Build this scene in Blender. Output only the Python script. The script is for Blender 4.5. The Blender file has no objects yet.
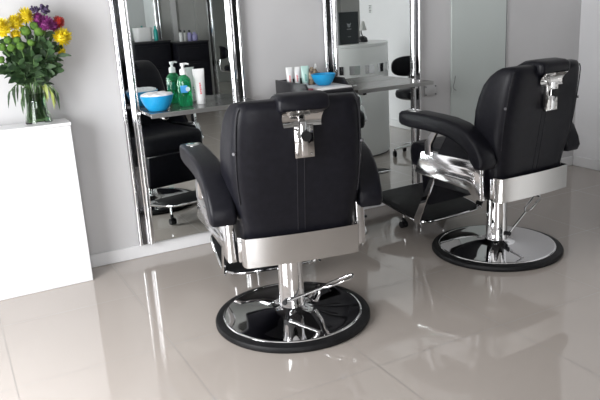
import bpy, bmesh, math, random
from mathutils import Vector, Matrix
random.seed(7)
PI = math.pi
R = math.radians
scn = bpy.context.scene
COL = scn.collection

# ------------------------------------------------------------------ camera
cam_d = bpy.data.cameras.new('camera')
cam = bpy.data.objects.new('camera', cam_d); COL.objects.link(cam)
cam_d.sensor_fit = 'HORIZONTAL'; cam_d.sensor_width = 36.0
cam_d.lens = 36.0 * 686.03 / 600.0
cam_d.clip_start = 0.02
_F = Vector((0.4337611, 0.8587182, -0.27286326))
_Rt = Vector((0.8839866, -0.46419368, -0.05560502))
_U = Vector((0.17441044, 0.21708817, 0.96044454))
cam.matrix_world = Matrix(((_Rt.x, _U.x, -_F.x, 0.0), (_Rt.y, _U.y, -_F.y, 0.0), (_Rt.z, _U.z, -_F.z, 1.30), (0, 0, 0, 1)))
scn.camera = cam

# ------------------------------------------------------------------ world, light, exposure
scn.view_settings.view_transform = 'Standard'
scn.view_settings.look = 'None'
scn.view_settings.gamma = 1.0
scn.view_settings.use_curve_mapping = False
scn.view_settings.exposure = 0.0
world = bpy.data.worlds.new('sky'); scn.world = world
world.use_nodes = True
wn = world.node_tree.nodes; wl = world.node_tree.links
bg = wn['Background']
bg.inputs['Color'].default_value = (0.62, 0.80, 1.0, 1)
bg.inputs['Strength'].default_value = 0.5

def area(name, loc, rot, sx, sy, power, color):
    l = bpy.data.lights.new(name, 'AREA'); l.shape = 'RECTANGLE'; l.size = sx; l.size_y = sy
    l.energy = power; l.color = color
    o = bpy.data.objects.new(name, l); COL.objects.link(o)
    o.location = loc; o.rotation_euler = rot
    return o
# daylight in the two shop-front openings (left side and behind the camera on the left)
area('daylight_side', (-1.12, 1.90, 1.15), (0, R(-90), 0), 1.4, 1.7, 112, (0.99, 0.992, 1.0))
area('daylight_front', (-0.45, -2.36, 0.85), (R(90), 0, 0), 1.0, 1.4, 54, (0.99, 0.992, 1.0))

# ------------------------------------------------------------------ materials
def principled(name, color, rough=0.5, metal=0.0, **kw):
    m = bpy.data.materials.new(name); m.use_nodes = True
    b = m.node_tree.nodes['Principled BSDF']
    b.inputs['Base Color'].default_value = (*color, 1)
    b.inputs['Roughness'].default_value = rough
    b.inputs['Metallic'].default_value = metal
    for k, v in kw.items():
        b.inputs[k.replace('_', ' ')].default_value = v
    return m
def noise_color(m, c1, c2, scale=8.0, detail=4.0):
    nt = m.node_tree; b = nt.nodes['Principled BSDF']
    tc = nt.nodes.new('ShaderNodeTexCoord'); n = nt.nodes.new('ShaderNodeTexNoise'); r = nt.nodes.new('ShaderNodeValToRGB')
    n.inputs['Scale'].default_value = scale; n.inputs['Detail'].default_value = detail
    r.color_ramp.elements[0].position = 0.35; r.color_ramp.elements[1].position = 0.68
    r.color_ramp.elements[0].color = (*c1, 1); r.color_ramp.elements[1].color = (*c2, 1)
    nt.links.new(tc.outputs['Object'], n.inputs['Vector']); nt.links.new(n.outputs['Fac'], r.inputs['Fac'])
    nt.links.new(r.outputs['Color'], b.inputs['Base Color'])
    return m
def noise_bump(m, scale=200.0, strength=0.15, dist=0.002):
    nt = m.node_tree; b = nt.nodes['Principled BSDF']
    tc = nt.nodes.new('ShaderNodeTexCoord'); n = nt.nodes.new('ShaderNodeTexNoise'); bp = nt.nodes.new('ShaderNodeBump')
    n.inputs['Scale'].default_value = scale; n.inputs['Detail'].default_value = 3
    bp.inputs['Strength'].default_value = strength; bp.inputs['Distance'].default_value = dist
    nt.links.new(tc.outputs['Object'], n.inputs['Vector']); nt.links.new(n.outputs['Fac'], bp.inputs['Height'])
    nt.links.new(bp.outputs['Normal'], b.inputs['Normal'])
    return m

M = {}
M['wall'] = noise_bump(noise_color(principled('white_wall_paint', (0.615, 0.61, 0.615), 0.55), (0.605, 0.60, 0.605), (0.63, 0.625, 0.63), 3), 90, 0.05)
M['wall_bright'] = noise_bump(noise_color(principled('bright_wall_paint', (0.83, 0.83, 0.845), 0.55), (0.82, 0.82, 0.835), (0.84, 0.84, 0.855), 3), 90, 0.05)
M['grey_wall'] = noise_color(principled('grey_wall_paint', (0.42, 0.42, 0.41), 0.6), (0.41, 0.41, 0.40), (0.44, 0.44, 0.43), 3)
M['ceiling'] = principled('ceiling_paint', (0.55, 0.55, 0.54), 0.8)
M['white_gloss'] = noise_color(principled('white_lacquer', (0.86, 0.86, 0.87), 0.3), (0.85, 0.85, 0.86), (0.88, 0.88, 0.89), 2)
M['desk_white'] = noise_color(principled('white_desk_lacquer', (0.93, 0.93, 0.92), 0.3), (0.92, 0.92, 0.91), (0.94, 0.94, 0.93), 2)
M['trim'] = principled('white_skirting', (0.82, 0.82, 0.83), 0.4)
M['chrome'] = noise_color(principled('polished_chrome', (0.86, 0.86, 0.87), 0.05, 1.0), (0.84, 0.84, 0.85), (0.88, 0.88, 0.89), 5)
M['chrome_soft'] = noise_color(principled('satin_chrome', (0.64, 0.63, 0.62), 0.2, 1.0), (0.62, 0.61, 0.60), (0.66, 0.65, 0.64), 6)
M['chrome_wavy'] = noise_bump(principled('dented_chrome', (0.62, 0.61, 0.60), 0.07, 1.0), 11, 0.22, 0.02)
M['mirror'] = principled('mirror_silver', (0.90, 0.945, 0.93), 0.0, 1.0)
M['leather'] = noise_bump(noise_color(principled('black_leather', (0.007, 0.007, 0.0105), 0.38, 0.0, Specular_IOR_Level=0.20), (0.006, 0.006, 0.009), (0.009, 0.009, 0.013), 40), 260, 0.25, 0.0015)
M['seam'] = principled('dark_piping', (0.013, 0.013, 0.017), 0.45, 0.0, Specular_IOR_Level=0.3)
M['rubber'] = noise_bump(noise_color(principled('black_rubber', (0.009, 0.009, 0.010), 0.5, 0.0, Specular_IOR_Level=0.22), (0.007, 0.007, 0.008), (0.012, 0.012, 0.013), 30), 150, 0.1)
M['foot_mat'] = noise_bump(noise_color(principled('black_foot_mat', (0.008, 0.008, 0.009), 0.5, 0.0, Specular_IOR_Level=0.2), (0.006, 0.006, 0.007), (0.011, 0.011, 0.012), 30), 150, 0.1)
M['chrome_panel'] = noise_color(principled('brushed_chrome', (0.80, 0.80, 0.81), 0.13, 1.0), (0.78, 0.78, 0.79), (0.82, 0.82, 0.83), 5)
M['black_plastic'] = noise_color(principled('black_plastic', (0.018, 0.018, 0.021), 0.35), (0.016, 0.016, 0.019), (0.022, 0.022, 0.025), 20)
M['black_cabinet'] = noise_color(principled('black_laminate', (0.008, 0.008, 0.012), 0.45, 0.0, Specular_IOR_Level=0.15), (0.007, 0.007, 0.011), (0.010, 0.010, 0.014), 20)
M['dark_gap'] = principled('dark_channel', (0.20, 0.20, 0.21), 0.08, 1.0)
M['shelf_dark'] = noise_color(principled('dark_grey_granite', (0.09, 0.09, 0.09), 0.12), (0.07, 0.07, 0.07), (0.12, 0.12, 0.12), 60)
M['shelf_light'] = noise_color(principled('grey_brown_stone', (0.17, 0.16, 0.15), 0.22), (0.15, 0.14, 0.13), (0.20, 0.19, 0.18), 60)
M['shelf_edge'] = principled('grey_metal_edge', (0.45, 0.45, 0.44), 0.35, 0.8)
M['glass_panel'] = noise_color(principled('grey_green_glass', (0.58, 0.63, 0.61), 0.14), (0.57, 0.62, 0.60), (0.59, 0.64, 0.62), 1.5)
M['blue_plastic'] = noise_color(principled('blue_plastic', (0.015, 0.33, 0.66), 0.3), (0.013, 0.31, 0.63), (0.018, 0.35, 0.69), 10)
M['foam'] = noise_bump(principled('white_foam', (0.86, 0.86, 0.88), 0.8), 60, 0.5, 0.01)
M['towel'] = noise_bump(principled('white_towel', (0.78, 0.78, 0.78), 0.9), 300, 0.5, 0.003)
M['green_gel'] = noise_color(principled('green_gel', (0.02, 0.55, 0.22), 0.08, 0.0, Transmission_Weight=0.75), (0.015, 0.42, 0.15), (0.05, 0.62, 0.28), 14)
M['white_plastic'] = principled('white_plastic', (0.82, 0.83, 0.83), 0.35)
M['teal_plastic'] = principled('pale_teal_plastic', (0.50, 0.72, 0.66), 0.35)
M['teal'] = principled('teal_liquid', (0.02, 0.42, 0.38), 0.25)
M['label_blue'] = principled('blue_label', (0.05, 0.35, 0.75), 0.5)
M['label_navy'] = principled('pale_label_badge', (0.55, 0.68, 0.74), 0.5)
M['red_ink'] = principled('red_ink', (0.75, 0.03, 0.07), 0.5)
M['green_ink'] = principled('green_ink', (0.05, 0.35, 0.28), 0.5)
M['grey_ink'] = principled('dark_grey_ink', (0.12, 0.12, 0.13), 0.6)
M['pink'] = principled('pink_plastic', (0.65, 0.16, 0.22), 0.4)
M['emblem'] = principled('pale_grey_print', (0.42, 0.44, 0.45), 0.5)
M['box_black'] = principled('black_card', (0.02, 0.025, 0.028), 0.5)
M['box_side'] = principled('black_card_side', (0.008, 0.008, 0.01), 0.5)
M['lilac'] = principled('lilac_plastic', (0.34, 0.32, 0.58), 0.3)
M['lamp_shade'] = principled('pale_shade', (0.62, 0.62, 0.60), 0.6)
M['steel_plate'] = noise_color(principled('brushed_plate', (0.55, 0.55, 0.55), 0.3, 0.6), (0.52, 0.52, 0.52), (0.58, 0.58, 0.58), 9)
M['leopard'] = noise_color(principled('mottled_jar', (0.3, 0.2, 0.12), 0.5), (0.06, 0.04, 0.03), (0.50, 0.40, 0.28), 55, 1)
M['vase_glass'] = principled('clear_glass', (0.93, 0.97, 0.94), 0.02, 0.0, Transmission_Weight=1.0, IOR=1.3)
M['water'] = principled('greenish_water', (0.17, 0.32, 0.12), 0.03, 0.0, Transmission_Weight=1.0, IOR=1.33)
M['yellow'] = noise_color(principled('yellow_petals', (0.84, 0.68, 0.02), 0.6), (0.76, 0.58, 0.01), (0.88, 0.75, 0.04), 30)
M['magenta'] = noise_color(principled('magenta_petals', (0.26, 0.035, 0.20), 0.65), (0.18, 0.02, 0.14), (0.34, 0.06, 0.27), 30)
M['plum'] = noise_color(principled('dark_violet_petals', (0.055, 0.035, 0.085), 0.7), (0.035, 0.02, 0.06), (0.09, 0.06, 0.13), 40)
M['red_petal'] = noise_color(principled('red_petals', (0.52, 0.035, 0.03), 0.6), (0.42, 0.02, 0.02), (0.62, 0.06, 0.04), 30)
M['lime'] = noise_color(principled('green_pompon', (0.07, 0.16, 0.018), 0.8), (0.04, 0.105, 0.010), (0.11, 0.215, 0.025), 60)
M['stem'] = noise_color(principled('green_stem', (0.07, 0.14, 0.04), 0.5), (0.04, 0.10, 0.02), (0.12, 0.21, 0.07), 30)
M['leaf'] = noise_color(principled('dark_leaf', (0.022, 0.055, 0.017), 0.6), (0.010, 0.032, 0.010), (0.042, 0.09, 0.028), 25)
M['leaf_pale'] = noise_color(principled('yellow_green_leaf', (0.30, 0.34, 0.06), 0.5), (0.2, 0.26, 0.04), (0.4, 0.42, 0.1), 25)

def floor_material():
    m = principled('polished_beige_tiles', (0.6, 0.55, 0.5), 0.05, IOR=1.72)
    nt = m.node_tree; b = nt.nodes['Principled BSDF']
    tc = nt.nodes.new('ShaderNodeTexCoord'); br = nt.nodes.new('ShaderNodeTexBrick')
    br.offset = 0.0; br.squash = 1.0
    br.inputs['Scale'].default_value = 1.0
    br.inputs['Brick Width'].default_value = 0.6; br.inputs['Row Height'].default_value = 0.6
    br.inputs['Mortar Size'].default_value = 0.0022; br.inputs['Mortar Smooth'].default_value = 0.3
    br.inputs['Bias'].default_value = 0.0
    br.inputs['Color1'].default_value = (0.455, 0.408, 0.372, 1); br.inputs['Color2'].default_value = (0.465, 0.418, 0.382, 1)
    br.inputs['Mortar'].default_value = (0.30, 0.275, 0.255, 1)
    nt.links.new(tc.outputs['Object'], br.inputs['Vector'])
    n = nt.nodes.new('ShaderNodeTexNoise'); n.inputs['Scale'].default_value = 2.2; n.inputs['Detail'].default_value = 6
    nt.links.new(tc.outputs['Object'], n.inputs['Vector'])
    mx = nt.nodes.new('ShaderNodeMix'); mx.data_type = 'RGBA'; mx.blend_type = 'MULTIPLY'
    rmp = nt.nodes.new('ShaderNodeValToRGB')
    rmp.color_ramp.elements[0].color = (0.94, 0.94, 0.94, 1); rmp.color_ramp.elements[1].color = (1, 1, 1, 1)
    nt.links.new(n.outputs['Fac'], rmp.inputs['Fac'])
    mx.inputs['Factor'].default_value = 1.0
    nt.links.new(br.outputs['Color'], mx.inputs['A']); nt.links.new(rmp.outputs['Color'], mx.inputs['B'])
    nt.links.new(mx.outputs['Result'], b.inputs['Base Color'])
    rr = nt.nodes.new('ShaderNodeMath'); rr.operation = 'MULTIPLY_ADD'
    rr.inputs[1].default_value = 0.35; rr.inputs[2].default_value = 0.05
    nt.links.new(br.outputs['Fac'], rr.inputs[0]); nt.links.new(rr.outputs['Value'], b.inputs['Roughness'])
    return m
M['floor'] = floor_material()

# ------------------------------------------------------------------ mesh helpers
def obj(name, bm, mat, parent=None, angle=40, smooth=True):
    me = bpy.data.meshes.new(name)
    bmesh.ops.recalc_face_normals(bm, faces=bm.faces[:])
    bm.to_mesh(me); bm.free()
    if smooth:
        me.polygons.foreach_set('use_smooth', [True] * len(me.polygons))
        me.set_sharp_from_angle(angle=R(angle))
    me.materials.append(M[mat] if isinstance(mat, str) else mat)
    o = bpy.data.objects.new(name, me); COL.objects.link(o)
    if parent: o.parent = parent
    return o
def BM(): return bmesh.new()
def box(bm, x0, x1, y0, y1, z0, z1, bev=0.0, seg=2):
    t = bmesh.new()
    bmesh.ops.create_cube(t, size=1.0)
    for v in t.verts:
        v.co = Vector(((x0 + x1) / 2 + v.co.x * (x1 - x0), (y0 + y1) / 2 + v.co.y * (y1 - y0), (z0 + z1) / 2 + v.co.z * (z1 - z0)))
    if bev > 0:
        bmesh.ops.bevel(t, geom=t.edges[:], offset=bev, segments=seg, affect='EDGES', profile=0.5)
    merge(bm, t)
    return bm
def merge(bm, t, mtx=None):
    if mtx is not None: bmesh.ops.transform(t, matrix=mtx, verts=t.verts)
    vs = {}
    for v in t.verts: vs[v] = bm.verts.new(v.co)
    for f in t.faces:
        try: bm.faces.new([vs[v] for v in f.verts])
        except ValueError: pass
    t.free()
def prism(bm, poly, fn, t0, t1, bev=0.0, seg=2):
    """poly: 2-D outline; fn(a, b, t) -> 3-D; extruded from t0 to t1"""
    t = bmesh.new()
    A = [t.verts.new(fn(a, b, t0)) for a, b in poly]; B = [t.verts.new(fn(a, b, t1)) for a, b in poly]
    n = len(poly)
    fa = t.faces.new(A); fb = t.faces.new(B[::-1])
    for i in range(n): t.faces.new([A[i], B[i], B[(i + 1) % n], A[(i + 1) % n]])
    bmesh.ops.recalc_face_normals(t, faces=t.faces[:])
    if bev > 0:
        es = [e for e in t.edges if fa in e.link_faces or fb in e.link_faces]
        bmesh.ops.bevel(t, geom=es, offset=bev, segments=seg, affect='EDGES', profile=0.5)
    merge(bm, t)
    return bm
def tube(bm, pts, r, seg=12, closed=False, cap=True):
    pts = [Vector(p) for p in pts]; n = len(pts)
    rs = r if isinstance(r, (list, tuple)) else [r] * n
    rings = []; up = None
    for i in range(n):
        if closed: d = (pts[(i + 1) % n] - pts[i - 1]).normalized()
        elif i == 0: d = (pts[1] - pts[0]).normalized()
        elif i == n - 1: d = (pts[-1] - pts[-2]).normalized()
        else: d = ((pts[i + 1] - pts[i]).normalized() + (pts[i] - pts[i - 1]).normalized()).normalized()
        if up is None:
            up = Vector((0, 0, 1)) if abs(d.z) < 0.9 else Vector((1, 0, 0))
        a = d.cross(up).normalized(); b = a.cross(d).normalized(); up = b
        rings.append([bm.verts.new(pts[i] + rs[i] * (math.cos(2 * PI * k / seg) * a + math.sin(2 * PI * k / seg) * b)) for k in range(seg)])
    m = n if closed else n - 1
    for i in range(m):
        p, q = rings[i], rings[(i + 1) % n]
        for k in range(seg): bm.faces.new([p[k], p[(k + 1) % seg], q[(k + 1) % seg], q[k]])
    if cap and not closed:
        bm.faces.new(rings[0][::-1]); bm.faces.new(rings[-1])
    return bm
def lathe(bm, prof, seg=48, c=(0, 0), axis=None):
    rings = []
    for r, z in prof:
        if r < 1e-6: rings.append([bm.verts.new((c[0], c[1], z))])
        else: rings.append([bm.verts.new((c[0] + r * math.cos(2 * PI * k / seg), c[1] + r * math.sin(2 * PI * k / seg), z)) for k in range(seg)])
    for p, q in zip(rings, rings[1:]):
        if len(p) == 1 and len(q) == 1: continue
        for k in range(seg):
            j = (k + 1) % seg
            if len(p) == 1: bm.faces.new([p[0], q[j], q[k]])
            elif len(q) == 1: bm.faces.new([p[k], p[j], q[0]])
            else: bm.faces.new([p[k], p[j], q[j], q[k]])
    return bm
def loft(bm, rings, cap=True, closed=True):
    V = [[bm.verts.new(p) for p in r] for r in rings]
    n = len(V[0])
    for p, q in zip(V, V[1:]):
        for k in range(n if closed else n - 1):
            j = (k + 1) % n
            bm.faces.new([p[k], p[j], q[j], q[k]])
    if cap:
        bm.faces.new(V[0][::-1]); bm.faces.new(V[-1])
    return bm
def sq(t, p):
    s = math.sin(t); return math.copysign(abs(s) ** p, s)
def cq(t, p):
    s = math.cos(t); return math.copysign(abs(s) ** p, s)
def smoothpath(pts, n=6):
    """Catmull-Rom through the points"""
    P = [Vector(p) for p in pts]; out = []
    for i in range(len(P) - 1):
        a = P[i - 1] if i else P[0]; b = P[i]; c = P[i + 1]; d = P[i + 2] if i + 2 < len(P) else P[-1]
        for k in range(n):
            t = k / n
            out.append(0.5 * ((2 * b) + (c - a) * t + (2 * a - 5 * b + 4 * c - d) * t * t + (3 * b - a - 3 * c + d) * t ** 3))
    out.append(P[-1]); return out

def thing(name, label, cat, loc=(0, 0, 0), rz=0.0, group=None):
    o = bpy.data.objects.new(name, None); COL.objects.link(o)
    o.empty_display_size = 0.05
    o.location = loc; o.rotation_euler = (0, 0, rz)
    o['label'] = label; o['category'] = cat
    if group: o['group'] = group
    return o
def tag(o, label, cat, group=None):
    o['label'] = label; o['category'] = cat
    if group: o['group'] = group
    return o
def struct(name, bm, mat, parent=None, smooth=False):
    o = obj(name, bm, mat, parent, smooth=smooth)
    if parent is None: o['kind'] = 'structure'
    return o
def dup(root, loc, rz, label=None, group=None):
    r = root.copy(); COL.objects.link(r); r.location = loc; r.rotation_euler = (0, 0, rz)
    if label: r['label'] = label
    if group: r['group'] = group
    for ch in list(root.children):
        c = ch.copy(); COL.objects.link(c); c.parent = r
        for g in list(ch.children):
            d = g.copy(); COL.objects.link(d); d.parent = c
    return r

# ------------------------------------------------------------------ the room
WY = 3.630      # face of the mirror wall
WX = 4.205      # face of the right wall
CZ = 2.75
fo = struct('floor', box(BM(), -2.7 - 0.053, 5.8 - 0.053, -2.5 - 1.913, 3.75 - 1.913, -0.05, 0.0), 'floor')
fo.location = (0.053, 1.913, 0)
struct('ceiling', box(BM(), -2.7, 5.8, -2.5, 3.75, CZ, CZ + 0.08), 'ceiling')
struct('wall_back', box(BM(), -1.2, WX + 0.12, WY, WY + 0.12, 0, CZ), 'wall')
struct('wall_right', box(BM(), WX, WX + 0.12, 0.56, WY, 0, CZ), 'wall_bright')
struct('wall_far_right', box(BM(), 5.68, 5.8, -2.5, 0.56, 0, CZ), 'grey_wall')
struct('wall_side_return', box(BM(), WX + 0.12, 5.68, 0.56, 0.68, 0, CZ), 'grey_wall')
struct('wall_front', box(BM(), 0.1, 5.68, -2.42, -2.30, 0, CZ), 'grey_wall')
struct('baseboard_back', box(BM(), -1.0, 4.19, WY - 0.014, WY - 0.0005, 0.0005, 0.072, 0.003, 1), 'trim')
struct('baseboard_right', box(BM(), WX - 0.014, WX - 0.0005, 0.56, WY - 0.015, 0.0005, 0.075, 0.003, 1), 'trim')
# shop-front openings: low sill, head and mullions
struct('wall_left', box(BM(), -1.10, -1.00, -2.3, 3.63, 0, 0.40), 'wall')
struct('wall_left_head', box(BM(), -1.10, -1.00, -2.3, 3.63, 1.9, CZ), 'wall')
struct('wall_left_front', box(BM(), -1.10, -1.00, -2.3, 1.03, 0.40, 1.9), 'wall')
struct('wall_left_end', box(BM(), -1.10, -1.00, 2.77, 3.63, 0.40, 1.9), 'wall')
b = BM()
for y in (1.05, 2.75): box(b, -1.08, -1.02, y - 0.02, y + 0.02, 0.40, 1.9)
for z in (0.42, 1.88): box(b, -1.08, -1.02, 1.07, 2.73, z - 0.02, z + 0.02)
struct('window_1', b, 'steel_plate')
struct('wall_front_sill', box(BM(), -1.0, 0.1, -2.40, -2.30, 0, 0.12), 'wall')
struct('wall_front_head', box(BM(), -1.0, 0.1, -2.40, -2.30, 1.6, CZ), 'wall')
b = BM()
for x in (-0.97, 0.07): box(b, x - 0.025, x + 0.025, -2.35, -2.31, 0.12, 1.6)
struct('window_2', b, 'steel_plate')
struct('trim_1', box(BM(), 3.30, 3.45, -2.299, -2.20, 0, CZ), 'grey_wall')        # grey pillar seen in the mirror
struct('trim_2', box(BM(), 2.96, 3.03, -2.298, -2.25, 0, CZ), 'wall')            # white strip on the opposite wall

# ------------------------------------------------------------------ wall mirrors
def make_mirror(name, label, x0, x1, z0, z1, yw, sgn=-1, group='chrome framed mirrors on the rear wall'):
    """x0..x1 outer width; yw wall face; sgn: side the mirror looks to"""
    t = thing(name, label, 'mirror', ((x0 + x1) / 2, yw, z0), 0, group)
    h = (x1 - x0) / 2; H = z1 - z0
    y = lambda d: sgn * d
    def bx(u0, u1, d0, d1, za, zb, bev=0.0):
        a, c = sorted((y(d0), y(d1))); return box(BM(), u0, u1, a, c, za, zb, bev)
    obj('glass', bx(-h + 0.085, h - 0.085, 0.030, 0.045, 0.004, H - 0.085), 'mirror', t, smooth=False)
    obj('backing', bx(-h + 0.02, h - 0.02, 0.002, 0.030, 0.004, H - 0.02), 'dark_gap', t, smooth=False)
    for s in (-1, 1):
        u = s * (h - 0.011)
        obj('outer_tube', tube(BM(), [(u, y(0.035), 0), (u, y(0.035), H)], 0.0105, 12), 'chrome', t)
        u = s * (h - 0.036)
        obj('channel', bx(u - 0.013, u + 0.013, 0.030, 0.042, 0, H), 'dark_gap', t, smooth=False)
        # inner moulding: a round bar between two thin beads
        uc = s * (h - 0.068)
        mo = obj('inner_moulding', tube(BM(), [(uc, y(0.050), 0), (uc, y(0.050), H)], 0.0125, 16), 'chrome', t)
        for q in (-0.0165, 0.0165):
            obj('bead', tube(BM(), [(uc + q, y(0.045), 0), (uc + q, y(0.045), H)], 0.0042, 8), 'chrome', mo)
    obj('top_rail', bx(-h, h, 0.03, 0.06, H - 0.085, H, 0.006), 'chrome', t)
    return t
make_mirror('wall_mirror', 'chrome framed mirror behind the green bottle and the nearer barber chair', 0.812, 1.515, 0.080, 2.15, WY)
make_mirror('wall_mirror', 'chrome framed mirror between black trolley and grey glass panel', 2.035, 2.735, 0.080, 2.15, WY)
make_mirror('wall_mirror', 'chrome framed mirror on the opposite wall, seen only as a reflection', 2.06, 2.80, 0.10, 2.15, -2.30, 1, 'mirrors on the opposite wall')

make_mirror('wall_mirror', 'chrome framed mirror behind the reflected stool, right of the pillar', 3.47, 4.15, 0.10, 2.15, -2.30, 1, 'mirrors on the opposite wall')

# shelves in front of the mirrors
def make_shelf(label, x0, x1, y0, mat):
    t = thing('mirror_shelf', label, 'shelf', ((x0 + x1) / 2, WY - 0.047, 0.80), 0, 'shelves on the mirrors')
    w = (x1 - x0) / 2; d = WY - 0.047 - y0
    obj('board', box(BM(), -w, w, -d, 0, 0.006, 0.0225, 0.002, 1), mat, t)
    obj('edge_strip', box(BM(), -w - 0.002, w + 0.002, -d - 0.004, -d, 0.0, 0.0225, 0.001, 1), 'shelf_edge', t)
    for s in (-1, 1):
        obj('bracket', box(BM(), s * w * 0.7 - 0.012, s * w * 0.7 + 0.012, -d * 0.8, -0.002, -0.02, 0.005, 0.002, 1), 'chrome', t)
    for s in (-0.62, 0.93):
        b = BM(); lathe(b, [(0, 0.0265), (0.010, 0.0255), (0.013, 0.0226), (0, 0.0226)], 20, (s * w, -d * 0.3)); obj('fixing_cap', b, 'chrome', t)
    return t
make_shelf('dark grey glossy shelf holding the bowl of foam and green bottle', 0.893, 1.49, 3.345, 'shelf_dark')
make_shelf('grey brown shelf on the mirror behind the farther barber chair', 2.075, 2.60, 3.30, 'shelf_light')

# grey-green glass panel on the rear wall
t = thing('glass_panel', 'tall grey green glass panel on rear wall behind the farther chair', 'panel', (3.24, WY, 0.073))
obj('pane', box(BM(), -0.235, 0.235, -0.012, -0.001, 0, 2.2, 0.001, 1), 'glass_panel', t)
obj('edge_seal', box(BM(), 0.235, 0.2385, -0.013, -0.001, 0, 2.2), 'dark_gap', t)
# metal plate with four screws below the shelf end
t = thing('wall_plate', 'small square metal plate with four screws on wall beside mirror', 'plate', (2.832, WY, 0.715))
obj('plate', box(BM(), -0.05, 0.05, -0.012, -0.001, -0.036, 0.036, 0.003), 'steel_plate', t)
for u in (-0.04, 0.04):
    for z in (-0.026, 0.026):
        b = BM(); tube(b, [(u, -0.012, z), (u, -0.0155, z)], 0.0045, 10); obj('screw', b, 'grey_ink', t)
# thin dark cable ends by the panel edge
b = BM()
tube(b, smoothpath([(3.035, WY - 0.014, 0.79), (3.015, WY - 0.03, 0.755), (3.0, WY - 0.035, 0.72), (3.02, WY - 0.035, 0.70), (3.045, WY - 0.014, 0.695)]), 0.0018, 8)
tag(obj('cable', b, 'grey_ink'), 'thin dark bent cable by the edge of the grey glass panel', 'cable')

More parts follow.
